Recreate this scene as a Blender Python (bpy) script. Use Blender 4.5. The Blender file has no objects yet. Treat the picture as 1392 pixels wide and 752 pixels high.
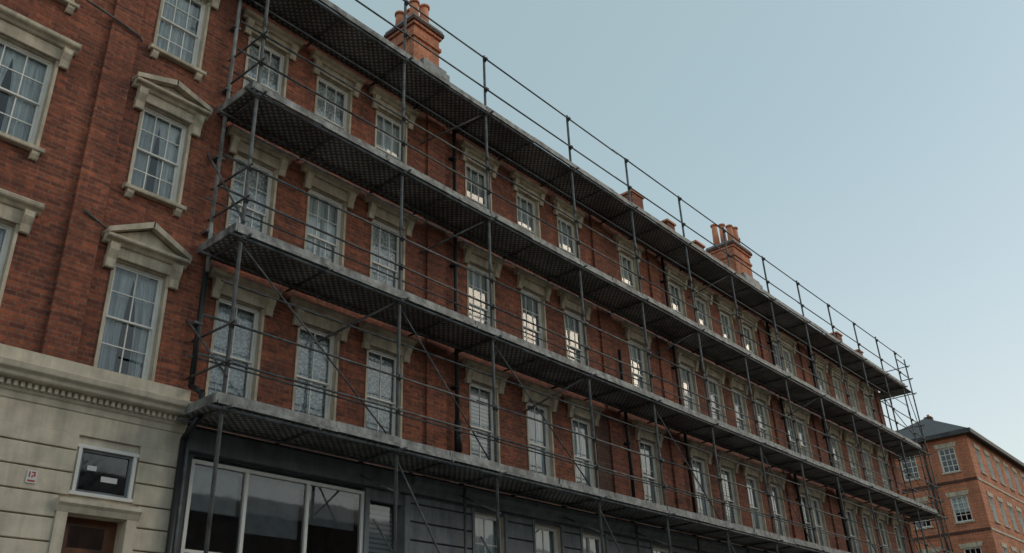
import bpy, math, random
from mathutils import Matrix, Vector
random.seed(7)
E=1.6
scene=bpy.context.scene
# ------------------------------------------------------------------ materials
def newmat(name):
    m=bpy.data.materials.new(name); m.use_nodes=True
    nt=m.node_tree; nt.nodes.clear()
    out=nt.nodes.new('ShaderNodeOutputMaterial')
    return m,nt,out
def N(nt,t,**k):
    n=nt.nodes.new(t)
    for a,v in k.items():
        if hasattr(n,a): setattr(n,a,v)
    return n
def setin(n,**k):
    for a,v in k.items():
        n.inputs[a.replace('_',' ')].default_value=v
def wallvec(nt):
    tc=N(nt,'ShaderNodeTexCoord'); sp=N(nt,'ShaderNodeSeparateXYZ')
    nt.links.new(tc.outputs['Object'],sp.inputs[0])
    ad=N(nt,'ShaderNodeMath',operation='ADD'); nt.links.new(sp.outputs[0],ad.inputs[0]); nt.links.new(sp.outputs[1],ad.inputs[1])
    cb=N(nt,'ShaderNodeCombineXYZ'); nt.links.new(ad.outputs[0],cb.inputs[0]); nt.links.new(sp.outputs[2],cb.inputs[1])
    return tc,cb
def noise(nt,tc,scale,detail=5,vscale=None,rough=0.6):
    n=N(nt,'ShaderNodeTexNoise'); n.inputs['Scale'].default_value=scale; n.inputs['Detail'].default_value=detail; n.inputs['Roughness'].default_value=rough
    if vscale:
        mp=N(nt,'ShaderNodeMapping'); mp.inputs['Scale'].default_value=vscale
        nt.links.new(tc.outputs['Object'],mp.inputs[0]); nt.links.new(mp.outputs[0],n.inputs['Vector'])
    else: nt.links.new(tc.outputs['Object'],n.inputs['Vector'])
    return n
def ramp(nt,src,p0,c0,p1,c1):
    r=N(nt,'ShaderNodeValToRGB'); e=r.color_ramp.elements
    e[0].position=p0; e[0].color=(*c0,1); e[1].position=p1; e[1].color=(*c1,1)
    nt.links.new(src,r.inputs[0]); return r
def mul(nt,a,b,fac=1.0,mode='MULTIPLY'):
    m=N(nt,'ShaderNodeMixRGB',blend_type=mode); m.inputs[0].default_value=fac
    nt.links.new(a,m.inputs[1]); nt.links.new(b,m.inputs[2]); return m
def brick_mat(name,c1,c2,mort,dirt=0.55,bands=False):
    m,nt,out=newmat(name); tc,cb=wallvec(nt)
    b=N(nt,'ShaderNodeTexBrick'); nt.links.new(cb.outputs[0],b.inputs['Vector'])
    setin(b,Color1=(*c1,1),Color2=(*c2,1),Mortar=(*mort,1),Scale=1.0,Mortar_Size=0.009,Mortar_Smooth=0.3,Bias=0.0,Brick_Width=0.225,Row_Height=0.08)
    n1=noise(nt,tc,0.45,8,rough=0.65); r1=ramp(nt,n1.outputs[0],0.3,(dirt,dirt*0.98,dirt*0.97),0.68,(1.12,1.08,1.05))
    n2=noise(nt,tc,1.0,6,(2.2,2.2,0.22)); r2=ramp(nt,n2.outputs[0],0.35,(0.68,0.68,0.7),0.62,(1.05,1.03,1.0))
    n3=noise(nt,tc,11,3); r3=ramp(nt,n3.outputs[0],0.3,(0.58,0.60,0.64),0.7,(1.32,1.22,1.16))
    # whole-course tone shifts
    n4=noise(nt,tc,1.0,3,(0.5,0.5,13.0)); r4=ramp(nt,n4.outputs[0],0.35,(0.70,0.70,0.73),0.6,(1.12,1.1,1.06))
    x=mul(nt,b.outputs['Color'],r1.outputs[0]); x=mul(nt,x.outputs[0],r2.outputs[0],0.8); x=mul(nt,x.outputs[0],r3.outputs[0],0.9); x=mul(nt,x.outputs[0],r4.outputs[0],0.85)
    p=N(nt,'ShaderNodeBsdfPrincipled'); p.inputs['Roughness'].default_value=0.88
    nt.links.new(x.outputs[0],p.inputs['Base Color'])
    bp=N(nt,'ShaderNodeBump'); bp.inputs['Strength'].default_value=0.6; bp.inputs['Distance'].default_value=0.01; bp.invert=True
    ad=N(nt,'ShaderNodeMath',operation='MULTIPLY_ADD'); nt.links.new(n3.outputs[0],ad.inputs[0]); ad.inputs[1].default_value=0.5
    nt.links.new(b.outputs['Fac'],ad.inputs[2])
    nt.links.new(ad.outputs[0],bp.inputs['Height']); nt.links.new(bp.outputs[0],p.inputs['Normal'])
    nt.links.new(p.outputs[0],out.inputs[0]); return m
def rough_mat(name,c,var=0.25,rough=0.8,metal=0.0,scale=3,streak=True,bump=0.3,dark=None):
    m,nt,out=newmat(name); tc=N(nt,'ShaderNodeTexCoord')
    n1=noise(nt,tc,scale,8); lo=dark or tuple(v*(1-var*1.5) for v in c); hi=tuple(min(1,v*(1+var*0.4)) for v in c)
    r1=ramp(nt,n1.outputs[0],0.3,lo,0.65,hi); col=r1.outputs[0]
    if streak:
        n2=noise(nt,tc,1.0,6,(6,6,0.6)); r2=ramp(nt,n2.outputs[0],0.3,(1-var*1.8,)*3,0.6,(1,1,1)); col=mul(nt,col,r2.outputs[0],0.85).outputs[0]
    p=N(nt,'ShaderNodeBsdfPrincipled'); p.inputs['Roughness'].default_value=rough; p.inputs['Metallic'].default_value=metal
    nt.links.new(col,p.inputs['Base Color'])
    n3=noise(nt,tc,30,4); bp=N(nt,'ShaderNodeBump'); bp.inputs['Strength'].default_value=bump; bp.inputs['Distance'].default_value=0.01
    nt.links.new(n3.outputs[0],bp.inputs['Height']); nt.links.new(bp.outputs[0],p.inputs['Normal'])
    nt.links.new(p.outputs[0],out.inputs[0]); return m
def glass_mat(name,boost=1.6,tint=(0.9,0.94,0.95),wav=0.12):
    m,nt,out=newmat(name); tc=N(nt,'ShaderNodeTexCoord')
    tr=N(nt,'ShaderNodeBsdfTransparent'); tr.inputs[0].default_value=(*tint,1)
    gl=N(nt,'ShaderNodeBsdfGlossy'); gl.inputs['Roughness'].default_value=0.03; gl.inputs[0].default_value=(1,1,1,1)
    n=noise(nt,tc,1.3,2); bp=N(nt,'ShaderNodeBump'); bp.inputs['Strength'].default_value=wav; bp.inputs['Distance'].default_value=0.03
    nt.links.new(n.outputs[0],bp.inputs['Height']); nt.links.new(bp.outputs[0],gl.inputs['Normal'])
    lw=N(nt,'ShaderNodeFresnel'); lw.inputs['IOR'].default_value=1.5
    mm=N(nt,'ShaderNodeMath',operation='MULTIPLY'); mm.use_clamp=True; mm.inputs[1].default_value=boost
    nt.links.new(lw.outputs[0],mm.inputs[0])
    mx=N(nt,'ShaderNodeMixShader'); nt.links.new(mm.outputs[0],mx.inputs[0]); nt.links.new(tr.outputs[0],mx.inputs[1]); nt.links.new(gl.outputs[0],mx.inputs[2])
    nt.links.new(mx.outputs[0],out.inputs[0]); return m
def curtain_mat(name,c,kind='net'):
    m,nt,out=newmat(name); tc,cb=wallvec(nt)
    if kind=='lace':
        v=N(nt,'ShaderNodeTexVoronoi'); v.inputs['Scale'].default_value=19; nt.links.new(cb.outputs[0],v.inputs['Vector'])
        r=ramp(nt,v.outputs['Distance'],0.25,c,0.65,tuple(x*0.5 for x in c))
    elif kind=='blind':
        w=N(nt,'ShaderNodeTexWave',bands_direction='Y'); w.inputs['Scale'].default_value=3.4; nt.links.new(cb.outputs[0],w.inputs['Vector'])
        r=ramp(nt,w.outputs['Fac'],0.1,tuple(x*0.45 for x in c),0.45,c)
    else:
        n1=noise(nt,tc,1.0,4,(16,16,0.5)); r=ramp(nt,n1.outputs[0],0.35,tuple(x*0.5 for x in c),0.6,c)
    d=N(nt,'ShaderNodeBsdfDiffuse'); nt.links.new(r.outputs[0],d.inputs[0])
    nt.links.new(d.outputs[0],out.inputs[0]); return m
def deck_mat(name):
    m,nt,out=newmat(name); tc=N(nt,'ShaderNodeTexCoord'); sp=N(nt,'ShaderNodeSeparateXYZ'); nt.links.new(tc.outputs['Object'],sp.inputs[0])
    nw=noise(nt,tc,3.0,3)
    def s(i,k,ph=0):
        wv=N(nt,'ShaderNodeMath',operation='MULTIPLY_ADD'); nt.links.new(nw.outputs[0],wv.inputs[0]); wv.inputs[1].default_value=0.10; nt.links.new(sp.outputs[i],wv.inputs[2])
        a=N(nt,'ShaderNodeMath',operation='MULTIPLY'); a.inputs[1].default_value=k; nt.links.new(wv.outputs[0],a.inputs[0])
        b=N(nt,'ShaderNodeMath',operation='SINE'); nt.links.new(a.outputs[0],b.inputs[0]); return b
    k=2*math.pi/0.15
    a=s(0,k); b=s(1,k); pr=N(nt,'ShaderNodeMath',operation='MULTIPLY'); nt.links.new(a.outputs[0],pr.inputs[0]); nt.links.new(b.outputs[0],pr.inputs[1])
    r=ramp(nt,pr.outputs[0],0.10,(0.14,0.136,0.13),0.75,(0.58,0.57,0.55))
    n1=noise(nt,tc,0.9,6); r1=ramp(nt,n1.outputs[0],0.4,(0.45,0.44,0.43),0.62,(1,1,1)); x=mul(nt,r.outputs[0],r1.outputs[0])
    p=N(nt,'ShaderNodeBsdfPrincipled'); p.inputs['Roughness'].default_value=0.6; p.inputs['Metallic'].default_value=0.0
    nt.links.new(x.outputs[0],p.inputs['Base Color'])
    bp=N(nt,'ShaderNodeBump'); bp.inputs['Strength'].default_value=0.6; bp.inputs['Distance'].default_value=0.02
    nt.links.new(pr.outputs[0],bp.inputs['Height']); nt.links.new(bp.outputs[0],p.inputs['Normal'])
    nt.links.new(p.outputs[0],out.inputs[0]); return m
M={}
M['brick']=brick_mat('red_brick',(0.42,0.125,0.066),(0.21,0.066,0.044),(0.27,0.175,0.13))
M['brick2']=brick_mat('orange_brick',(0.72,0.27,0.14),(0.58,0.21,0.115),(0.42,0.3,0.23),0.85)
M['brick3']=brick_mat('dark_brick',(0.18,0.075,0.055),(0.12,0.055,0.045),(0.10,0.08,0.07),0.6)
M['stone']=rough_mat('cream_stone',(0.64,0.54,0.415),0.24,0.85)
M['stonebase']=rough_mat('painted_stone',(0.68,0.59,0.47),0.16,0.8)
M['white']=rough_mat('white_paint',(0.80,0.77,0.73),0.08,0.5,streak=False,bump=0.05)
M['grey']=rough_mat('grey_paint',(0.19,0.205,0.22),0.22,0.7)
M['greyd']=rough_mat('dark_grey_paint',(0.10,0.11,0.12),0.2,0.7)
M['slate']=rough_mat('slate',(0.07,0.068,0.072),0.3,0.6)
M['lead']=rough_mat('lead_grey',(0.32,0.325,0.33),0.3,0.6)
M['black']=rough_mat('black_iron',(0.018,0.019,0.022),0.2,0.5)
M['steel']=rough_mat('scaffold_steel',(0.16,0.162,0.165),0.4,0.7,0.1,scale=5,bump=0.1)
M['galv']=rough_mat('galvanised_edge',(0.37,0.37,0.365),0.42,0.65,0.1,scale=4)
M['board']=rough_mat('scaffold_board',(0.14,0.12,0.10),0.3,0.8,scale=5)
M['deck']=deck_mat('perforated_deck')
M['glass']=glass_mat('window_glass')
M['shopglass']=glass_mat('shop_glass',1.8,(0.75,0.78,0.8),0.04)
M['net']=curtain_mat('net_curtain',(0.80,0.82,0.82))
M['lace']=curtain_mat('lace_curtain',(0.84,0.85,0.85),'lace')
M['blind']=curtain_mat('slat_blind',(0.76,0.75,0.73),'blind')
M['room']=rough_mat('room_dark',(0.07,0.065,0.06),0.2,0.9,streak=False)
M['shoproom']=rough_mat('shop_room',(0.45,0.45,0.44),0.2,0.9,streak=False)
M['door']=rough_mat('brown_door',(0.19,0.068,0.03),0.3,0.4)
M['terra']=rough_mat('terracotta',(0.72,0.29,0.16),0.2,0.8)
M['sign']=rough_mat('sign_white',(0.7,0.68,0.66),0.05,0.5,streak=False,bump=0)
M['signred']=rough_mat('sign_red',(0.45,0.05,0.04),0.05,0.5,streak=False,bump=0)
M['asphalt']=rough_mat('asphalt',(0.05,0.05,0.052),0.2,0.9,streak=False)
M['paving']=rough_mat('paving',(0.24,0.23,0.21),0.2,0.9,streak=False)
M['soil']=rough_mat('ground_soil',(0.10,0.11,0.06),0.3,0.95,streak=False)
M['bark']=rough_mat('bark',(0.07,0.055,0.045),0.3,0.9)
M['paint']=rough_mat('road_paint',(0.7,0.7,0.66),0.1,0.7,streak=False)
# ------------------------------------------------------------------ builder
class B:
    def __init__(s,name,off=E):
        s.name=name; s.off=off; s.parts={}
    def _p(s,part,mat):
        if part not in s.parts: s.parts[part]=[mat,[],[],False]
        return s.parts[part]
    def quad(s,part,mat,pts):
        P=s._p(part,mat); n=len(P[1]); P[1].extend(pts); P[2].append(tuple(range(n,n+len(pts))))
    def box(s,part,mat,x0,x1,y0,y1,z0,z1,T=None):
        P=s._p(part,mat); n=len(P[1])
        v=[(x,y,z) for z in (z0,z1) for y in (y0,y1) for x in (x0,x1)]
        if T: v=[T(*p) for p in v]
        P[1].extend(v)
        for f in ((0,2,3,1),(4,5,7,6),(0,1,5,4),(2,6,7,3),(0,4,6,2),(1,3,7,5)): P[2].append(tuple(n+i for i in f))
    def prism(s,part,mat,prof,a0,a1,T):
        P=s._p(part,mat); n=len(P[1]); k=len(prof)
        P[1].extend([T(a0,d,z) for d,z in prof]+[T(a1,d,z) for d,z in prof])
        for i in range(k): P[2].append((n+i,n+(i+1)%k,n+k+(i+1)%k,n+k+i))
        P[2].append(tuple(n+i for i in range(k))); P[2].append(tuple(n+k+i for i in reversed(range(k))))
    def slab(s,part,mat,poly,d0,d1,T):
        P=s._p(part,mat); n=len(P[1]); k=len(poly)
        P[1].extend([T(a,d0,z) for a,z in poly]+[T(a,d1,z) for a,z in poly])
        for i in range(k): P[2].append((n+i,n+(i+1)%k,n+k+(i+1)%k,n+k+i))
        P[2].append(tuple(n+i for i in range(k))); P[2].append(tuple(n+k+i for i in reversed(range(k))))
    def tube(s,part,mat,p0,p1,r,r1=None,n=8,caps=True):
        P=s._p(part,mat); P[3]=True
        p0=Vector(p0); p1=Vector(p1); d=(p1-p0)
        if d.length<1e-6: return
        d.normalize(); u=d.orthogonal().normalized(); w=d.cross(u); r1=r if r1 is None else r1
        b=len(P[1])
        for p,rr in ((p0,r),(p1,r1)):
            for i in range(n):
                a=2*math.pi*i/n; q=p+u*math.cos(a)*rr+w*math.sin(a)*rr; P[1].append(tuple(q))
        for i in range(n): P[2].append((b+i,b+(i+1)%n,b+n+(i+1)%n,b+n+i))
        if caps: P[2].append(tuple(b+i for i in reversed(range(n)))); P[2].append(tuple(b+n+i for i in range(n)))
    def done(s,bevel=()):
        e=bpy.data.objects.new(s.name,None); scene.collection.objects.link(e)
        for part,(mat,v,f,sm) in s.parts.items():
            me=bpy.data.meshes.new(part); me.from_pydata([(a,b,c+s.off) for a,b,c in v],[],f); me.update()
            me.materials.append(M[mat])
            if sm: 
                for p in me.polygons: p.use_smooth=len(p.vertices)==4
            o=bpy.data.objects.new(part,me); scene.collection.objects.link(o); o.parent=e
            if part in bevel:
                md=o.modifiers.new('bevel','BEVEL'); md.width=0.012; md.segments=2; md.limit_method='ANGLE'
        return e
def TY(y0): return lambda s,d,z:(s,y0+d,z)
def TX(x0): return lambda s,d,z:(x0+d,s,z)
def wall(b,part,mat,s0,s1,z0,z1,ops,T,d=0):
    ss=sorted({s0,s1,*[v for o in ops for v in (o[0],o[1]) if s0<v<s1]}); zz=sorted({z0,z1,*[v for o in ops for v in (o[2],o[3]) if z0<v<z1]})
    for i in range(len(ss)-1):
        for j in range(len(zz)-1):
            cs=(ss[i]+ss[i+1])/2; cz=(zz[j]+zz[j+1])/2
            if any(o[0]<cs<o[1] and o[2]<cz<o[3] for o in ops): continue
            b.quad(part,mat,[T(ss[i],d,zz[j]),T(ss[i+1],d,zz[j]),T(ss[i+1],d,zz[j+1]),T(ss[i],d,zz[j+1])])
def courses(b,part,mat,s0,s1,z0,z1,h,ops,T,d0,d1,gap=0.03):
    z=z0
    while z<z1-0.05:
        za,zb=z+gap,min(z+h,z1)
        iv=sorted([(o[0],o[1]) for o in ops if o[2]<zb and o[3]>za])
        cur=s0
        for a,c in iv:
            if a>cur: b.box(part,mat,cur,a,d0,d1,za,zb,T)
            cur=max(cur,c)
        if cur<s1: b.box(part,mat,cur,s1,d0,d1,za,zb,T)
        z+=h
def window(b,cx,w,z0,z1,T,cols=3,rows=2,cur='net',rev=0.13,revmat='stone',simple=False,barw=0.018,glass='glass',opened=0.0):
    a,c=cx-w/2,cx+w/2
    P=('reveals',revmat)
    for q in ([(a,0,z0),(a,rev+.06,z0),(a,rev+.06,z1),(a,0,z1)],[(c,0,z0),(c,rev+.06,z0),(c,rev+.06,z1),(c,0,z1)],
              [(a,0,z1),(c,0,z1),(c,rev+.06,z1),(a,rev+.06,z1)],[(a,0,z0),(c,0,z0),(c,rev+.06,z0),(a,rev+.06,z0)]):
        b.quad(*P,[T(*p) for p in q])
    f=0.045; F=('sash_frames','white')
    y0,y1=rev-0.04,rev+0.07
    b.box(*F,a+.002,a+f,y0,y1,z0+.002,z1-.002,T); b.box(*F,c-f,c-.002,y0,y1,z0+.002,z1-.002,T)
    b.box(*F,a+f,c-f,y0,y1,z1-f,z1-.002,T); b.box(*F,a+f,c-f,y0,y1,z0+.002,z0+f,T)
    ia,ic,iz0,iz1=a+f,c-f,z0+f,z1-f; zm=(iz0+iz1)/2
    s=0.032
    for k,(lo,hi,yy) in enumerate(((zm-.016,iz1,rev),(iz0,zm+.016,rev+.035))):
        if k==1 and opened: lo+=opened; hi+=opened
        ya,yb=yy-0.02,yy+0.012
        b.box(*F,ia,ia+s,ya,yb,lo,hi,T); b.box(*F,ic-s,ic,ya,yb,lo,hi,T)
        b.box(*F,ia+s,ic-s,ya,yb,hi-s,hi,T); b.box(*F,ia+s,ic-s,ya,yb,lo,lo+s,T)
        for i in range(1,cols):
            xx=ia+(ic-ia)*i/cols; b.box(*F,xx-barw/2,xx+barw/2,ya+.004,yb-.004,lo+s,hi-s,T)
        for j in range(1,rows):
            zz=lo+(hi-lo)*j/rows
            xs=[ia+s]+[ia+(ic-ia)*i/cols for i in range(1,cols)]+[ic-s]
            for i in range(cols):
                xa=xs[i]+(barw/2 if i else 0); xb=xs[i+1]-(barw/2 if i<cols-1 else 0)
                b.box(*F,xa,xb,ya+.004,yb-.004,zz-barw/2,zz+barw/2,T)
        dz=random.uniform(-.006,.006); dx=random.uniform(-.006,.006)
        b.quad('window_glass',glass,[T(ia+s,yy+dx,lo+s),T(ic-s,yy-dx,lo+s),T(ic-s,yy-dx+dz,hi-s),T(ia+s,yy+dx+dz,hi-s)])
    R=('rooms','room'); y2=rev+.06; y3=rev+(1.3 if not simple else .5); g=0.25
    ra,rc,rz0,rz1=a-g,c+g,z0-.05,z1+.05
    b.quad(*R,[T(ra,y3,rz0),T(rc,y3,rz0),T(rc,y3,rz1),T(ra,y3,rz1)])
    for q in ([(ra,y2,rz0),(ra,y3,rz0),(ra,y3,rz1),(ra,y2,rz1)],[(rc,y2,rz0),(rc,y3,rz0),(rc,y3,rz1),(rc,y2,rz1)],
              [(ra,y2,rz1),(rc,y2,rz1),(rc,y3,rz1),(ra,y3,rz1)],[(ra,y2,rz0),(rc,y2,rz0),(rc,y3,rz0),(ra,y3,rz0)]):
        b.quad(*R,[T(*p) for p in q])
    def drape(pa,pb,za,zb,part,mat,amp=0.025,per=0.11,gather=0.0,side=0):
        n=max(6,int((pb-pa)/0.025)); m=6
        base=rev+0.10; ph=random.uniform(0,6)
        pts=[[None]*(m+1) for _ in range(n+1)]
        for i in range(n+1):
            u=i/n
            for j in range(m+1):
                v=j/m; z=zb+(za-zb)*v
                x=pa+(pb-pa)*u
                if gather: 
                    k=gather*math.sin(min(1,v*1.5)*math.pi/2)
                    x = pa+(pb-pa)*u*(1-k) if side<0 else pb-(pb-pa)*(1-u)*(1-k)
                y=base+amp*math.sin(ph+u*(pb-pa)/per*6.28+0.5*math.sin(v*3+ph))*(0.6+0.4*v)
                pts[i][j]=T(x,y,z)
        for i in range(n):
            for j in range(m):
                b.quad(part,mat,[pts[i][j],pts[i+1][j],pts[i+1][j+1],pts[i][j+1]])
    if cur=='net': drape(a,c,z0,z1,'net_curtains','net')
    elif cur=='lace': drape(a,c,z0,z1,'lace_curtains','lace',0.01)
    elif cur=='half': drape(a,c,z0+(z1-z0)*random.uniform(.15,.45),z1,'net_curtains','net',0.012)
    elif cur=='blind':
        zb=z0+(z1-z0)*random.choice([0,0,0.2,0.4]); b.quad('slat_blinds','blind',[T(a,rev+.1,zb),T(c,rev+.1,zb),T(c,rev+.1,z1),T(a,rev+.1,z1)])
    elif cur=='drapes':
        drape(a,cx+.02,z0,z1,'net_curtains','net',0.03,0.09,random.uniform(.15,.4),-1); drape(cx-.02,c,z0,z1,'net_curtains','net',0.03,0.09,random.uniform(.15,.4),1)
def hood(b,cx,w,z,T,part='window_hoods',mat='stone'):
    h=w/2
    b.box(part,mat,cx-h-.16,cx+h+.16,-.05,0.0-.002,z+.003,z+.24,T)
    b.prism(part,mat,[(-.002,z+.243),(-.08,z+.243),(-.12,z+.29),(-.19,z+.32),(-.20,z+.39),(-.17,z+.41),(-.002,z+.44)],cx-h-.27,cx+h+.27,T)
    for sx in (-1,1):
        xa=cx+sx*(h+.11); 
        b.prism(part,mat,[(-.052,z+.24),(-.15,z+.24),(-.15,z+.14),(-.09,z+.02),(-.07,z-.12),(-.002,z-.12),(-.002,z+.0),(-.052,z+.0)],xa-.075,xa+.075,T)
def sill(b,cx,w,z,T,br=True):
    h=w/2; b.prism('window_sills','stone',[(0.12,z-.002),(-.12,z-.02),(-.12,z-.10),(0.12,z-.10)],cx-h-.12,cx+h+.12,T)
    if br:
        for sx in (-1,1):
            xa=cx+sx*(h+.0); b.prism('window_sills','stone',[(-.002,z-.103),(-.10,z-.103),(-.09,z-.16),(-.04,z-.24),(-.002,z-.24)],xa-.06,xa+.06,T)
# ------------------------------------------------------------------ terrace under scaffold
YW=13.25; T=TY(YW)
tb=B('brick_terrace_building')
cx=[8.04,9.83,11.57,14.65,16.70,18.54,21.72,24.66,26.45,28.2,29.95,36.75,38.5,40.3,42.2]
W=0.92
rows=[(4.93,7.04),(8.05,10.17),(11.15,13.2)]
ops=[]
for r,(z0,z1) in enumerate(rows):
    for i,c in enumerate(cx): ops.append((c-W/2,c+W/2,z0,z1))
    ops.append((32.0,32.9,z0,z1)); ops.append((33.0,33.9,z0,z1))
X1=44.0
wall(tb,'walls','brick',7.2,X1,4.45,13.95,ops,T)
kinds=[['lace','lace','lace','blind','half','net','drapes','net','blind','net','half','net','net','blind','net','blind','net'],
       ['lace','net','lace','net','drapes','drapes','half','net','blind','drapes','net','net','blind','net','half','net','net'],
       ['lace','lace','net','drapes','half','net','blind','drapes','net','net','blind','half','net','drapes','net','net','blind']]
allc=cx+[32.45,33.45]
for r,(z0,z1) in enumerate(rows):
    for i,c in enumerate(allc):
        w=W if i<len(cx) else 0.9
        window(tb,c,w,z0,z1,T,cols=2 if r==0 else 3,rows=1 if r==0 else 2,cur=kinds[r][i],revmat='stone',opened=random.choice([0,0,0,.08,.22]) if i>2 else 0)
        if i<len(cx): hood(tb,c,w,z1,T)
        sill(tb,c,w,z0,T)
    hood(tb,32.95,1.9,z1,T)
for o in ops:
    tb.box('window_architraves','stone',o[1],o[1]+.05,-.02,-.002,o[2],o[3],T)
    tb.box('window_architraves','stone',o[0]-.05,o[0],-.02,-.002,o[2],o[3],T)
for a,c in ((12.75,13.35),(19.75,20.35),(22.95,23.5),(30.85,31.4),(34.7,35.3),(43.5,43.99)):
    tb.box('brick_pilasters','brick',a,c,-.06,-.002,4.5,13.9,T)
tb.box('patched_brickwork','brick3',19.1,19.72,-.012,-.002,5.0,7.3,T); 
tb.prism('eaves_gutter','lead',[(-.002,13.95),(-.002,14.1),(-.28,14.22),(-.30,14.1),(-.22,13.98),(-.10,13.97),(-.08,13.9),(-.002,13.9)],7.2,X1+.1,T)
tb.prism('slate_roof','slate',[(0.0,14.1),(4.2,16.9),(8.4,14.1)],7.2,X1,T)
tb.box('end_walls','brick',X1-.3,X1,0.01,8.4,-1.6,14.1,T); tb.box('back_wall','brick',7.2,X1,8.1,8.4,-1.6,14.05,T)
def stub(x0,x1,y0,y1,z0,z1,cap='lead'):
    tb.box('party_walls','brick',x0,x1,y0,y1,z0,z1); tb.box('party_wall_caps',cap,x0-.05,x1+.05,y0-.05,y1+.05,z1+.002,z1+.08)
stub(23.6,24.3,13.9,14.6,14,16.7,'terra'); stub(41.0,41.6,13.6,14.6,14,16.2); stub(43.4,43.9,13.5,14.4,14,15.9,'brick')
stub(25.0,25.5,13.4,14.4,14,15.85); stub(27.0,27.6,13.4,14.4,14,15.75)
def pipe(x,z0,z1,y=13.12,mat='black',r=.05,part='downpipes'):
    tb.tube(part,mat,(x,y,z0),(x,y,z1),r,n=10)
    z=z0+.5
    while z<z1: tb.tube(part,mat,(x,y,z),(x,y,z+.09),r*1.35,n=10); tb.box(part,mat,x-.09,x+.09,y+.02,YW-.003,z+.02,z+.06); z+=1.55
for x in (13.62,23.75,31.6,35.5): pipe(x,4.6,13.9)
pipe(20.5,4.6,9.5)
tb.tube('downpipes','black',(13.62,13.1,5.2),(13.62,13.1,5.9),.09,n=10)
YG=13.2; TG=TY(YG)
gops=[(c-.5,c+.5,1.6,4.0) for c in cx if c>13]+[(32.0,33.9,1.6,4.0)]
gop_all=gops+[(7.45,12.1,-.9,4.05)]
wall(tb,'ground_floor_walls','greyd',7.2,X1,-1.6,4.45,gop_all,TG,d=0.0)
courses(tb,'grey_rustication','grey',12.25,X1,-1.5,4.05,.36,[(o[0]-.08,o[1]+.08,o[2]-.05,o[3]+.05) for o in gops],TG,-.045,-.002)
tb.box('shop_fascia','grey',7.22,12.25,-.12,-.002,4.09,4.45,TG)
tb.prism('ground_floor_cornice','grey',[(-.002,4.12),(-.08,4.12),(-.10,4.25),(-.22,4.33),(-.22,4.43),(-.002,4.44)],12.27,X1,TG)
tb.box('ledge','greyd',7.2,X1,-.05,0.1,4.45,4.52,TG)
for o in gops:
    if o[1]-o[0]<1.5:
        window(tb,(o[0]+o[1])/2,1.0,o[2],o[3],TG,2,2,cur=random.choice(['net','half','blind']),revmat='grey')
        tb.box('ground_window_frames','grey',o[0]-.07,o[0]-.002,-.06,-.001,o[2],o[3]+.07,TG); tb.box('ground_window_frames','grey',o[1]+.002,o[1]+.07,-.06,-.001,o[2],o[3]+.07,TG)
window(tb,32.95,1.9,1.6,4.0,TG,4,2,cur='net',revmat='grey')
Fm=('shopfront_frame','white')
ms=[7.45,8.49,9.78,11.06]
for i,x in enumerate(ms): tb.box(*Fm,x-.03,x+.03,-.02,.08,-.9,3.98,TG)
for i in range(3):
    tb.box(*Fm,ms[i]+.03,ms[i+1]-.03,-.018,.078,3.92,3.98,TG); tb.box(*Fm,ms[i]+.03,ms[i+1]-.03,-.018,.078,2.50,2.55,TG)
    for za,zb in ((2.55,3.92),(-.9,2.50)):
        dz=random.uniform(-.01,.01)
        tb.quad('shopfront_glass','shopglass',[TG(ms[i]+.03,.03,za),TG(ms[i+1]-.03,.03,za),TG(ms[i+1]-.03,.03+dz,zb),TG(ms[i]+.03,.03+dz,zb)])
tb.box('shopfront_surround','grey',11.1,11.2,-.06,.2,-1.5,4.05,TG); tb.box('shopfront_surround','grey',12.1,12.24,-.08,.2,-1.5,4.05,TG)
tb.box('shopfront_surround','grey',11.2,12.1,.0,.1,3.85,4.05,TG)
tb.quad('shopfront_glass','shopglass',[TG(11.2,.15,-.9),TG(12.1,.15,-.9),TG(12.1,.15,3.85),TG(11.2,.15,3.85)])
tb.quad('slat_blinds','blind',[TG(11.2,.3,1.9),TG(12.1,.3,1.9),TG(12.1,.3,3.85),TG(11.2,.3,3.85)])
tb.box('shop_interior','shoproom',7.21,12.3,2.5,2.6,-1.5,4.2,TG); tb.box('shop_interior','shoproom',7.21,12.3,.25,2.5,4.1,4.2,TG)
tb.box('shop_interior','shoproom',7.21,7.3,.2,2.5,-1.5,4.1,TG); tb.box('shop_interior','shoproom',12.2,12.3,.21,2.5,-1.5,4.1,TG)
# roller blinds part-drawn behind the shop glass
for i,zb in enumerate((3.2,2.95,3.25)): tb.box('shop_roller_blinds','shoproom',ms[i]+.06,ms[i+1]-.06,.16,.175,zb,3.98,TG)
for yy in (.7,1.4,2.1): tb.box('ceiling_battens','white',7.4,12.1,yy,yy+.06,4.04,4.09,TG)
tb.box('name_plate','black',12.75,13.35,-.07,-.047,2.55,2.75,TG)
for i in range(9): tb.box('name_plate_letters','sign',12.82+i*.053,12.85+i*.053,-.074,-.071,2.62,2.67,TG) if i!=3 else None
tb.box('ground_slab','paving',7.2,X1,0.3,8,-1.6,-1.5,TG)
tb.done(bevel=('window_hoods','window_sills','grey_rustication'))
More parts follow.
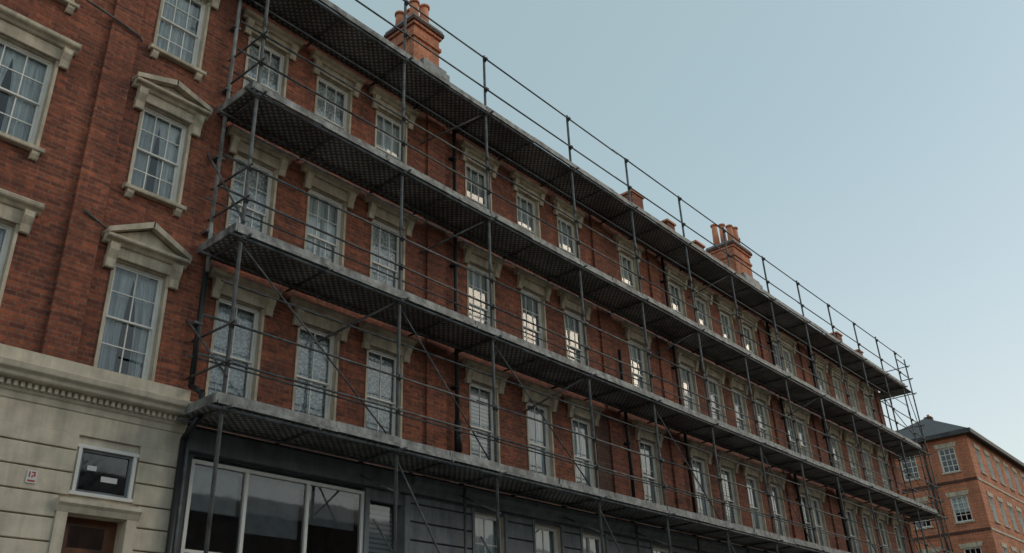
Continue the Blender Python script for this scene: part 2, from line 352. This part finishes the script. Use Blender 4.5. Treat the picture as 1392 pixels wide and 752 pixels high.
# ------------------------------------------------------------------ chimneys
def chimney(x0,x1,y0,y1,zt,pots,zb=14.0):
    c=B('chimney_stack')
    c.box('stack','brick2',x0,x1,y0,y1,zb,zt-.75)
    c.box('stack_bands','brick2',x0-.05,x1+.05,y0-.05,y1+.05,zt-.75,zt-.64)
    c.box('stack','brick2',x0,x1,y0,y1,zt-.64,zt-.32)
    c.box('stack_bands','brick2',x0-.06,x1+.06,y0-.06,y1+.06,zt-.32,zt-.22)
    c.box('stack_cornice','brick3',x0-.11,x1+.11,y0-.11,y1+.11,zt-.22,zt-.1)
    c.box('capping','lead',x0-.08,x1+.08,y0-.08,y1+.08,zt-.1,zt)
    c.box('lead_flashing','lead',x0-.05,x1+.05,y0-.05,y1+.05,zb,zb+1.9)
    c.box('lead_flashing','lead',x0+.1,x1+.12,y0-.3,y0-.052,zb,zb+2.1)
    c.box('lead_flashing','lead',x0+.2,x1+.10,y0-.2,y0-.054,zb+2.1,zb+2.3)
    for px,py,h in pots:
        c.tube('chimney_pots','terra',(px,py,zt),(px,py,zt+h),.15,.12,n=14); c.tube('chimney_pots','terra',(px,py,zt+h),(px,py,zt+h+.07),.16,n=14)
        c.tube('chimney_pots','terra',(px,py,zt),(px,py,zt+.12),.18,n=14)
    c.done()
chimney(12.92,13.9,13.95,15.0,17.8,[(13.1,14.15,.65),(13.1,14.75,.6),(13.5,14.15,.75),(13.75,14.7,.6),(13.4,14.6,.8)])
chimney(31.5,33.0,13.95,15.1,17.85,[(31.8,14.8,1.1),(32.0,14.2,.9),(32.35,14.7,1.3),(32.5,14.2,1.0),(32.8,14.3,.6)])
# ------------------------------------------------------------------ left townhouse
th=B('brick_townhouse'); YT=13.1; TT=TY(YT)
tw=[(6.02,.9),(3.42,1.15),(0.9,1.15),(-1.9,1.15)]
trs=[(5.04,6.97),(8.38,10.15),(11.42,13.2)]
tops=[(c-w/2,c+w/2,a,b_) for c,w in tw for a,b_ in trs]
wall(th,'walls','brick',-5,7.2,4.3,16.5,tops,TT)
th.box('walls_side','brick',7.0,7.2,.01,.3,4.3,16.5,TT)
th.box('brick_pier','brick',4.72,5.22,-.08,-.002,4.95,16.4,TT)
def pediment(c,w,z,T,rise):
    h=w/2+.2; p=('window_pediments','stone')
    th.box(*p,c-h+.02,c+h-.02,-.06,-.002,z+.004,z+.2,T)
    th.prism(*p,[(-.002,z+.2),(-.09,z+.2),(-.13,z+.25),(-.22,z+.27),(-.22,z+.33),(-.002,z+.33)],c-h-.08,c+h+.08,T)
    th.slab(*p,[(c-h,z+.333),(c+h,z+.333),(c,z+.3+rise)],-.08,-.002,T)
    for s in (-1,1):
        th.slab(*p,[(c+s*(h+.09),z+.334),(c+s*(h+.09),z+.40),(c,z+.42+rise),(c,z+.33+rise)],-.225,-.003,T)
        xa=c+s*(h-.09)
        th.prism(*p,[(-.062,z+.2),(-.17,z+.2),(-.16,z+.08),(-.09,z-.06),(-.08,z-.22),(-.002,z-.22),(-.002,z),(-.062,z)],xa-.08,xa+.08,T)
for i,(c,w) in enumerate(tw):
    for r,(a,b_) in enumerate(trs):
        window(th,c,w,a,b_,TT,cols=3 if r else 2,rows=2,cur=['drapes','drapes','net'][r],revmat='stone',barw=.02)
        if i==0 and r<2: pediment(c,w,b_,TT,.36 if r==0 else .22)
        else: hood(th,c,w,b_,TT,'window_pediments')
        if r: sill(th,c,w,a,TT)
        th.box('window_architraves','stone',c+w/2,c+w/2+.05,-.025,-.002,a,b_,TT); th.box('window_architraves','stone',c-w/2-.05,c-w/2,-.025,-.002,a,b_,TT)
th.box('blocking_course','stonebase',-5,7.14,-.10,-.002,4.76,5.035,TT)
th.prism('main_cornice','stonebase',[(-.002,4.30),(-.06,4.30),(-.08,4.40),(-.12,4.42),(-.12,4.54),(-.28,4.56),(-.30,4.62),(-.36,4.66),(-.38,4.755),(-.002,4.757)],-5,7.14,TT)
x=-5
while x<7.05: th.box('dentils','stonebase',x,x+.05,-.18,-.121,4.46,4.538,TT); x+=.095
th.box('frieze','stonebase',-5,7.12,-.045,-.002,3.98,4.297,TT)
bops=[(5.58,6.38,3.16,3.80),(5.52,6.4,-1.0,2.82),(3.0,3.9,1.2,3.7),(.4,1.3,1.2,3.7)]
wall(th,'base_walls','stonebase',-5,7.2,-1.6,4.3,bops,TT)
bo2=[(5.50,6.46,3.08,3.88),(5.36,6.56,-1.6,3.04),(2.9,4.0,1.1,3.8),(.3,1.4,1.1,3.8)]
courses(th,'rusticated_stone','stonebase',-5,7.12,-1.55,3.98,.33,bo2,TT,-.05,-.002,.02)
th.box('quoin','stonebase',7.122,7.2,-.02,.3,-1.6,4.3,TT)
th.box('small_window_frame','white',5.50,6.46,-.045,.06,3.80,3.85,TT); th.box('small_window_frame','white',5.50,6.46,-.045,.06,3.11,3.16,TT)
th.box('small_window_frame','white',5.53,5.58,-.043,.06,3.162,3.798,TT); th.box('small_window_frame','white',6.38,6.43,-.043,.06,3.162,3.798,TT)
th.box('small_window_sash','grey',5.582,5.62,.0,.05,3.162,3.798,TT); th.box('small_window_sash','grey',6.34,6.378,.0,.05,3.162,3.798,TT)
th.box('small_window_sash','grey',5.62,6.34,.0,.05,3.162,3.20,TT); th.box('small_window_sash','grey',5.62,6.34,.0,.05,3.76,3.798,TT)
th.quad('shop_glass','shopglass',[TT(5.62,.03,3.2),TT(6.34,.03,3.2),TT(6.34,.03,3.76),TT(5.62,.03,3.76)])
th.box('rooms','room',5.4,6.6,.6,.7,3.0,3.95,TT); th.box('rooms','room',5.4,6.6,.08,.6,3.9,3.95,TT); th.box('rooms','room',5.4,6.6,.08,.6,3.06,3.1,TT)
th.box('window_notice','sign',5.72,5.86,.018,.024,3.5,3.57,TT); th.box('window_notice','sign',5.95,6.2,.018,.024,3.36,3.44,TT)
th.box('door_surround','stonebase',5.36,5.52,-.08,.25,-1.6,2.84,TT); th.box('door_surround','stonebase',6.4,6.56,-.08,.25,-1.6,2.84,TT)
th.prism('door_surround','stonebase',[(.2,2.842),(-.08,2.842),(-.12,2.92),(-.16,2.96),(-.16,3.02),(.2,3.04)],5.34,6.58,TT)
th.box('door','door',5.52,6.4,.2,.26,-1.2,2.84,TT)
th.box('door_panels','door',5.6,5.93,.17,.199,1.3,2.2,TT); th.box('door_panels','door',6.0,6.33,.17,.199,1.3,2.2,TT); th.box('door_panels','door',5.56,6.36,.16,.199,2.25,2.35,TT)
th.quad('door_fanlight','shopglass',[TT(5.7,.19,2.42),TT(6.22,.19,2.42),TT(6.22,.19,2.72),TT(5.7,.19,2.72)])
th.box('door_steps','stonebase',5.2,6.7,-.6,0.2,-1.6,-1.2,TT)
for c in (3.45,.85): window(th,c,.9,1.2,3.7,TT,1,1,cur='net',revmat='stonebase')
th.box('wall_plaque','sign',4.87,5.01,-.065,-.052,3.17,3.35,TT)
for q in ((4.895,4.915,3.25,3.33),(4.935,4.985,3.31,3.33),(4.965,4.985,3.28,3.31),(4.935,4.985,3.265,3.28),(4.935,4.95,3.245,3.265),(4.89,4.99,3.19,3.215)):
    th.box('wall_plaque_print','signred',q[0],q[1],-.068,-.066,q[2],q[3],TT)
th.prism('roof','slate',[(-.2,16.5),(4,19),(8,16.5)],-5,7.2,TT); th.box('back_wall','brick',-5,7.2,7.9,8.0,-1.6,16.5,TT); th.box('end_wall','brick',-5.1,-5,.0,8,-1.6,16.5,TT)
def tp(pts,r=.05,part='downpipes',mat='steel'):
    for p,q in zip(pts,pts[1:]): th.tube(part,mat,p,q,r,n=10)
tp([(7.08,12.95,16),(7.08,12.95,8.2),(7.1,12.9,7.2)],.038,mat='galv')
tp([(7.12,12.98,7.3),(7.12,12.98,5.1),(7.12,12.6,4.9),(7.12,12.6,4.5),(7.1,12.97,4.2),(7.1,12.97,-1.5)],.05,'soil_pipe','black')
for z in (6.2,8.0,9.6,11.2,12.8): th.box('pipe_brackets','steel',7.0,7.16,12.92,13.098,z,z+.05)
tp([(2.2,13.02,11.9),(4.72,12.98,11.5),(5.22,12.98,11.4),(5.3,13.05,11.38)],.022,'cables','steel')
tp([(4.9,12.98,7.55),(5.35,13.05,7.4)],.02,'cables','steel')
th.done(bevel=('window_pediments','window_sills','rusticated_stone','main_cornice'))
# ------------------------------------------------------------------ scaffolding
sc=B('scaffolding')
YS=12.0; YI=12.98
PZ=[4.57,7.63,10.69,13.79]
px=[7.14,10.82,13.62,17.2,20.2,23.4,26.5,29.6,32.7,35.8,38.7,41.5,44.0]
S=('standards','steel'); L=('ledgers_and_rails','steel'); C=('couplers','steel')
def coup(x,y,z,r=.055): 
    sc.tube(*C,(x,y-.02,z-.06),(x+.02,y-.02,z+.06),r,n=8)
    sc.box('coupler_bolts','steel',x-.03,x+.05,y-.10,y-.05,z-.03,z+.03)
for i,x in enumerate(px):
    lean=random.uniform(-.03,.03)
    sc.tube(*S,(x+lean,YS,-1.5),(x,YS,PZ[3]+1.78+random.uniform(0,.1)),.034,n=10)
    for zj in (1.2,6.0,9.3,12.4): sc.tube(*C,(x+lean*(1-(zj+1.5)/17),YS,zj-.12),(x+lean*(1-(zj+1.5)/17),YS,zj+.12),.042,n=10)
    if i%2==0 or i>3: sc.tube(*S,(x+.05,YI,-1.5),(x+.05,YI,4.4),.03,n=8)
    sc.box('base_plates','steel',x-.1,x+.1,YS-.1,YS+.1,-1.6,-1.57)
XE=44.3
for k,z in enumerate(PZ):
    x0=7.0
    for i in range(len(px)-1):
        a=(px[i] if i else x0)+.01; c=px[i+1]-.0
        if i==len(px)-2: c=XE
        dz=random.uniform(-.008,.008)
        sc.box('deck_soffit','deck' ,a,c,YS+.03,YW-.13,z-.03+dz,z+.0+dz)
        for j in range(5):
            ya=YS+.03+j*.215; sc.box('deck_boards','board',a,c-.01,ya+.005,ya+.205,z+.002+dz,z+.04+dz)
        # edge boards come in lengths, each a little out of line
        xa=a
        while xa<c-.05:
            xb=min(xa+random.uniform(1.2,2.4),c); 
            if c-xb<.4: xb=c
            d=random.uniform(-.01,.01); e=random.uniform(-.012,.012)
            sc.box('edge_boards','galv',xa,xb-.006,YS-.055+e,YS-.02+e,z-.02+dz+d,z+.15+dz+d)
            sc.box('edge_boards','galv',xa,xb-.004,YS-.10+e,YS-.058+e,z-.045+dz+d,z+.015+dz+d); xa=xb
        if i==0 : sc.box('edge_boards','galv',x0-.03,x0,YS-.09,YW-.14,z-.03,z+.13)
    sc.tube(*L,(6.85,YS-.05,z-.10),(XE+.2,YS-.05,z-.10),.03,n=8)
    sc.tube(*L,(6.9,YI-.1,z-.10),(XE+.1,YI-.1,z-.10),.026,n=8)
    for i,x in enumerate(px):
        sc.tube(*L,(x+.06,YS-.22,z-.07),(x+.06,YW-.01,z-.07),.028,n=8)
        if i<len(px)-1:
            xm=(x+px[i+1])/2; sc.tube(*L,(xm,YS-.12,z-.06),(xm,YW-.02,z-.06),.024,n=8)
        coup(x,YS,z-.1,.05)
    rails=(.68,1.35) if k<3 else (.68,1.68)
    for rz in rails:
        x=6.75
        while x<XE:
            xe=min(x+6.4,XE+random.uniform(0,.4)); zz=z+rz
            sc.tube(*L,(x-.15,YS-.055,zz+random.uniform(-.015,.015)),(xe+.15,YS-.055,zz+random.uniform(-.015,.015)),.022,n=8); x=xe
        for x in px: coup(x,YS,z+rz,.046)
    if k<3:
        sc.tube(*L,(6.9,YI,z+1.05),(XE,YI,z+1.05),.018,n=8)
        sc.tube(*L,(6.9,YS+.05,z+2.1),(XE,YS+.05,z+2.1),.016,n=8)
        for rz in (.68,1.35):
            sc.tube(*L,(7.1,YS-.2,z+rz),(7.1,YW-.05,z+rz+.02),.022,n=8)
def brace(p,q,r=.02): sc.tube('braces','steel',p,q,r,n=8)
for i,(a,c) in enumerate(((0,1),(1,2),(2,3),(4,5),(6,7),(8,9),(10,11))):
    brace((px[a]+.05,YS+.06,PZ[1]-.15),(px[c]-.05,YS+.06,PZ[0]+.1),.016)
for i,k in ((1,1),(2,2),(2,3),(5,2),(6,3),(8,2),(3,1)):
    x=px[i]; brace((x-.05,YS,PZ[k]-.1),(x-1.1,YW-.03,PZ[k]-.95),.024)
brace((7.14,YS-.06,PZ[1]+.2),(6.9,YW-.1,PZ[2]-.9)); brace((7.14,YS-.06,5.0),(6.95,YW-.15,6.3),.02)
for x in (10.9,13.7,17.3,20.3): brace((x,YS,3.7),(x+.0,YW-.05,4.3)); brace((x-.5,YS+.1,3.2),(x+1.5,YS+.1,1.0))
for i in range(0,12): 
    if i%2: brace((px[i],YS+.05,4.4),(px[i+1],YS+.05,.5),.02)
sc.tube(*L,(12.9,YS-.05,2.4),(XE,YS-.05,2.4),.024,n=8)
for i in range(26):
    x=random.uniform(8,43); k=random.choice([0,1,2,3]); l=random.uniform(.8,2.4)
    sc.tube('stacked_tubes','galv',(x,YS+random.uniform(.1,.4),PZ[k]+.08),(x+l,YS+random.uniform(.1,.4),PZ[k]+.08),.025,n=8)
for y in (12.0,13.4,15.2,17.2,19.2):
    sc.tube(*S,(45.4,y,-1.5),(45.4,y,PZ[3]+1.75),.034,n=8)
    if y>12: sc.tube(*S,(44.25,y,-1.5),(44.25,y,PZ[3]+1.75),.034,n=8)
for k,z in enumerate(PZ):
    if k: sc.box('deck_soffit','deck',44.32,45.4,YS+.03,19.2,z-.03,z)
    for rz in (-.1,.68,1.35): sc.tube(*L,(45.4,11.8,z+rz),(45.4,19.4,z+rz),.024,n=8); sc.tube(*L,(44.0,YS-.05,z+rz),(45.6,YS-.05,z+rz),.024,n=8)
    if k<3: brace((45.42,12,z),(45.42,13.4,PZ[k+1])); brace((44.25,11.97,PZ[k+1]),(45.4,11.97,z))
sc.done()
# ------------------------------------------------------------------ far corner building
fb=B('brick_apartment_building')
XF=60; YF=13.4; D=6.8; TL=TX(XF); TR=TY(YF)
eav=15.0
lops=[];rops=[]
for z in (13.45,10.4,7.3,4.2,1.2):
    for y in (14.75,17.2,19.3): lops.append((y-.5,y+.5,z-.8,z+.75))
    for i in range(15):
        x=62+i*2.3; rops.append((x-.5,x+.5,z-.8,z+.75))
wall(fb,'walls','brick2',YF,YF+D,-1.6,eav,lops,TL); wall(fb,'walls','brick2',XF,XF+36,-1.6,eav,rops,TR)
fb.box('back_walls','brick2',XF,XF+36,D-.2,D,-1.6,eav,TR); fb.box('back_walls','brick2',XF+35.8,XF+36,.01,D-.21,-1.6,eav,TR)
for ops_,TTT in ((lops,TL),(rops,TR)):
    for o in ops_:
        c=(o[0]+o[1])/2
        window(fb,c,1.0,o[2],o[3],TTT,3,2,cur=random.choice(['half','none','none']),revmat='white',barw=.035)
        fb.slab('window_lintels','stone',[(o[0]-.12,o[3]+.003),(o[1]+.12,o[3]+.003),(o[1]+.2,o[3]+.27),(o[0]-.2,o[3]+.27)],-.04,-.003,TTT)
        fb.box('window_sills','stone',o[0]-.1,o[1]+.1,-.08,.1,o[2]-.1,o[2]-.003,TTT)
for z in (11.95,8.9,5.8,2.7):
    fb.box('string_courses','stone',XF+.0,XF+36,-.05,-.002,z,z+.14,TR); fb.box('string_courses_brick','brick3',YF,YF+D,-.05,-.002,z,z+.16,TL)
fb.tube('downpipe','black',(XF-.08,16.1,-1),(XF-.08,16.1,eav),.06)
ov=.45
x0,x1,y0,y1=XF-ov,XF+36+ov,YF-ov,YF+D+ov; ry=(y0+y1)/2; rz=eav+2.7
R=[(x0,y0,eav),(x1,y0,eav),(x1,y1,eav),(x0,y1,eav),(x0+5.5,ry,rz),(x1-5.5,ry,rz)]
for f in ((0,1,5,4),(1,2,5),(2,3,4,5),(3,0,4),(0,3,2,1)): fb.quad('hipped_roof','slate',[R[i] for i in f])
fb.box('eaves_fascia','slate',x0-.02,x1+.02,y0-.02,y0+.1,eav-.22,eav+.05); fb.box('eaves_fascia','slate',x0-.02,x0+.1,y0+.1,y1,eav-.22,eav+.05)
fb.box('chimney','brick3',XF+5.7,XF+6.2,ry-.25,ry+.25,eav+2,rz+.25); fb.tube('chimney_pot','terra',(XF+6,ry,rz+.25),(XF+6,ry,rz+.45),.1)
fb.done()
# ------------------------------------------------------------------ bare trees
def tree(x,y,h,seed,levels=6,name='bare_tree'):
    rnd=random.Random(seed); t=B(name,0)
    def grow(p,d,l,r,lev):
        q=p; segs=3
        for s in range(segs):
            d2=(d+Vector((rnd.uniform(-.14,.14),rnd.uniform(-.14,.14),rnd.uniform(-.04,.12)))).normalized()
            n=q+d2*l/segs; t.tube('branches','bark',q,n,r*(1-.12*s),r*(1-.12*(s+1)),n=6 if lev<3 else 4,caps=False); q=n; d=d2
        if lev>=levels: return
        for i in range(3 if lev<4 else 2):
            ax=Vector((rnd.uniform(-1,1),rnd.uniform(-1,1),rnd.uniform(-.1,.5))).normalized()
            nd=(d*.9+ax*rnd.uniform(.5,.8)).normalized(); grow(q,nd,l*rnd.uniform(.66,.82),r*.6,lev+1)
    grow(Vector((x,y,0)),Vector((0,0,1)),h*.27,h*.018,0); t.done()
tree(50.5,14.6,9.5,3); tree(13,-10.5,14,5); tree(44,-10.8,12,11)
# ------------------------------------------------------------------ opposite houses (behind camera)
TO=lambda s,d,z:(s,-14-d,z)
for xa,xb,ht in ((-20,15,6.6),(15.05,60,9.8)):
    oh=B('brick_house')
    oops=[(x-.5,x+.5,z,z+1.7) for x in range(int(xa)+2,int(xb),4) for z in (-.5,2.8,6.0) if z+2<ht]
    wall(oh,'walls','brick3',xa,xb,-1.6,ht,oops,TO); oh.box('wall_back','brick3',xa,xb,7.9,8,-1.6,ht,TO)
    oh.prism('roof','slate',[(-.3,ht),(4,ht+2),(8.2,ht)],xa,xb,TO)
    for o in oops: window(oh,(o[0]+o[1])/2,1,o[2],o[3],TO,1,1,cur='none',revmat='white',simple=True)
    oh.done()
# ------------------------------------------------------------------ ground
g=B('ground',0); g.quad('soil','soil',[(-600,-600,-.124),(900,-600,-.124),(900,900,-.124),(-600,900,-.124)]); g.done()
rd=B('road',0); rd.quad('asphalt','asphalt',[(-200,-8,-.12),(300,-8,-.12),(300,8.4,-.12),(-200,8.4,-.12)])
for i in range(-20,40): rd.quad('centre_line','paint',[(i*6,.1,-.116),(i*6+3,.1,-.116),(i*6+3,.22,-.116),(i*6,.22,-.116)])
rd.done()
pv=B('pavement',0)
for a,c in ((8.4,13.1),(-14,-8)): pv.box('paving','paving',-200,300,a+(.15 if a>0 else 0),c-(.15 if a<0 else 0),-.13,0.0)
pv.box('kerb','stonebase',-200,300,8.4,8.55,-.13,.002); pv.box('kerb','stonebase',-200,300,-8.15,-8,-.13,.002)
pv.done()
# ------------------------------------------------------------------ world & sun
w=bpy.data.worlds.new("World"); scene.world=w; w.use_nodes=True
nt=w.node_tree; bg=nt.nodes['Background']; sky=nt.nodes.new('ShaderNodeTexSky'); sky.sky_type='NISHITA'; sky.sun_disc=False
EL=math.radians(30); AZ=math.radians(124)
sky.sun_elevation=EL; sky.sun_rotation=AZ; sky.air_density=1.3; sky.dust_density=0.9; sky.ozone_density=1.5
tcw=nt.nodes.new('ShaderNodeTexCoord'); spw=nt.nodes.new('ShaderNodeSeparateXYZ'); nt.links.new(tcw.outputs['Generated'],spw.inputs[0])
hm=nt.nodes.new('ShaderNodeMapRange'); hm.interpolation_type='SMOOTHSTEP'; hm.inputs[1].default_value=0.05; hm.inputs[2].default_value=0.62
nt.links.new(spw.outputs[2],hm.inputs[0])
hc=nt.nodes.new('ShaderNodeMixRGB'); hc.inputs[1].default_value=(5.7,5.7,5.0,1); hc.inputs[2].default_value=(3.65,4.65,4.35,1)   # haze: pale at the horizon
nt.links.new(hm.outputs[0],hc.inputs[0])
hz=nt.nodes.new('ShaderNodeMixRGB'); hz.blend_type='MIX'; hz.inputs[0].default_value=0.58
nt.links.new(sky.outputs[0],hz.inputs[1]); nt.links.new(hc.outputs[0],hz.inputs[2]); nt.links.new(hz.outputs[0],bg.inputs[0]); bg.inputs[1].default_value=0.14
sd=Vector((math.sin(AZ)*math.cos(EL),math.cos(AZ)*math.cos(EL),math.sin(EL)))
ld=bpy.data.lights.new('sun','SUN'); ld.energy=0.55; ld.angle=math.radians(25); ld.color=(1,.80,.58)
lo=bpy.data.objects.new('sun',ld); scene.collection.objects.link(lo); lo.rotation_euler=sd.to_track_quat('Z','Y').to_euler()
# ------------------------------------------------------------------ camera
cam=bpy.data.cameras.new('camera'); co=bpy.data.objects.new('camera',cam); scene.collection.objects.link(co)
cam.sensor_width=36; cam.lens=36*1195/1392; cam.clip_end=3000
Xc=Vector((1139,-548,-1195)).normalized(); Zc=Vector((-104,2391,-1195)); Zc=(Zc-Xc*Zc.dot(Xc)).normalized(); Yc=Zc.cross(Xc)
m=Matrix((Xc,Yc,Zc)).to_4x4(); m.translation=Vector((0,0,E)); co.matrix_world=m
scene.camera=co
scene.view_settings.view_transform='Standard'; scene.view_settings.look='None'; scene.view_settings.exposure=0
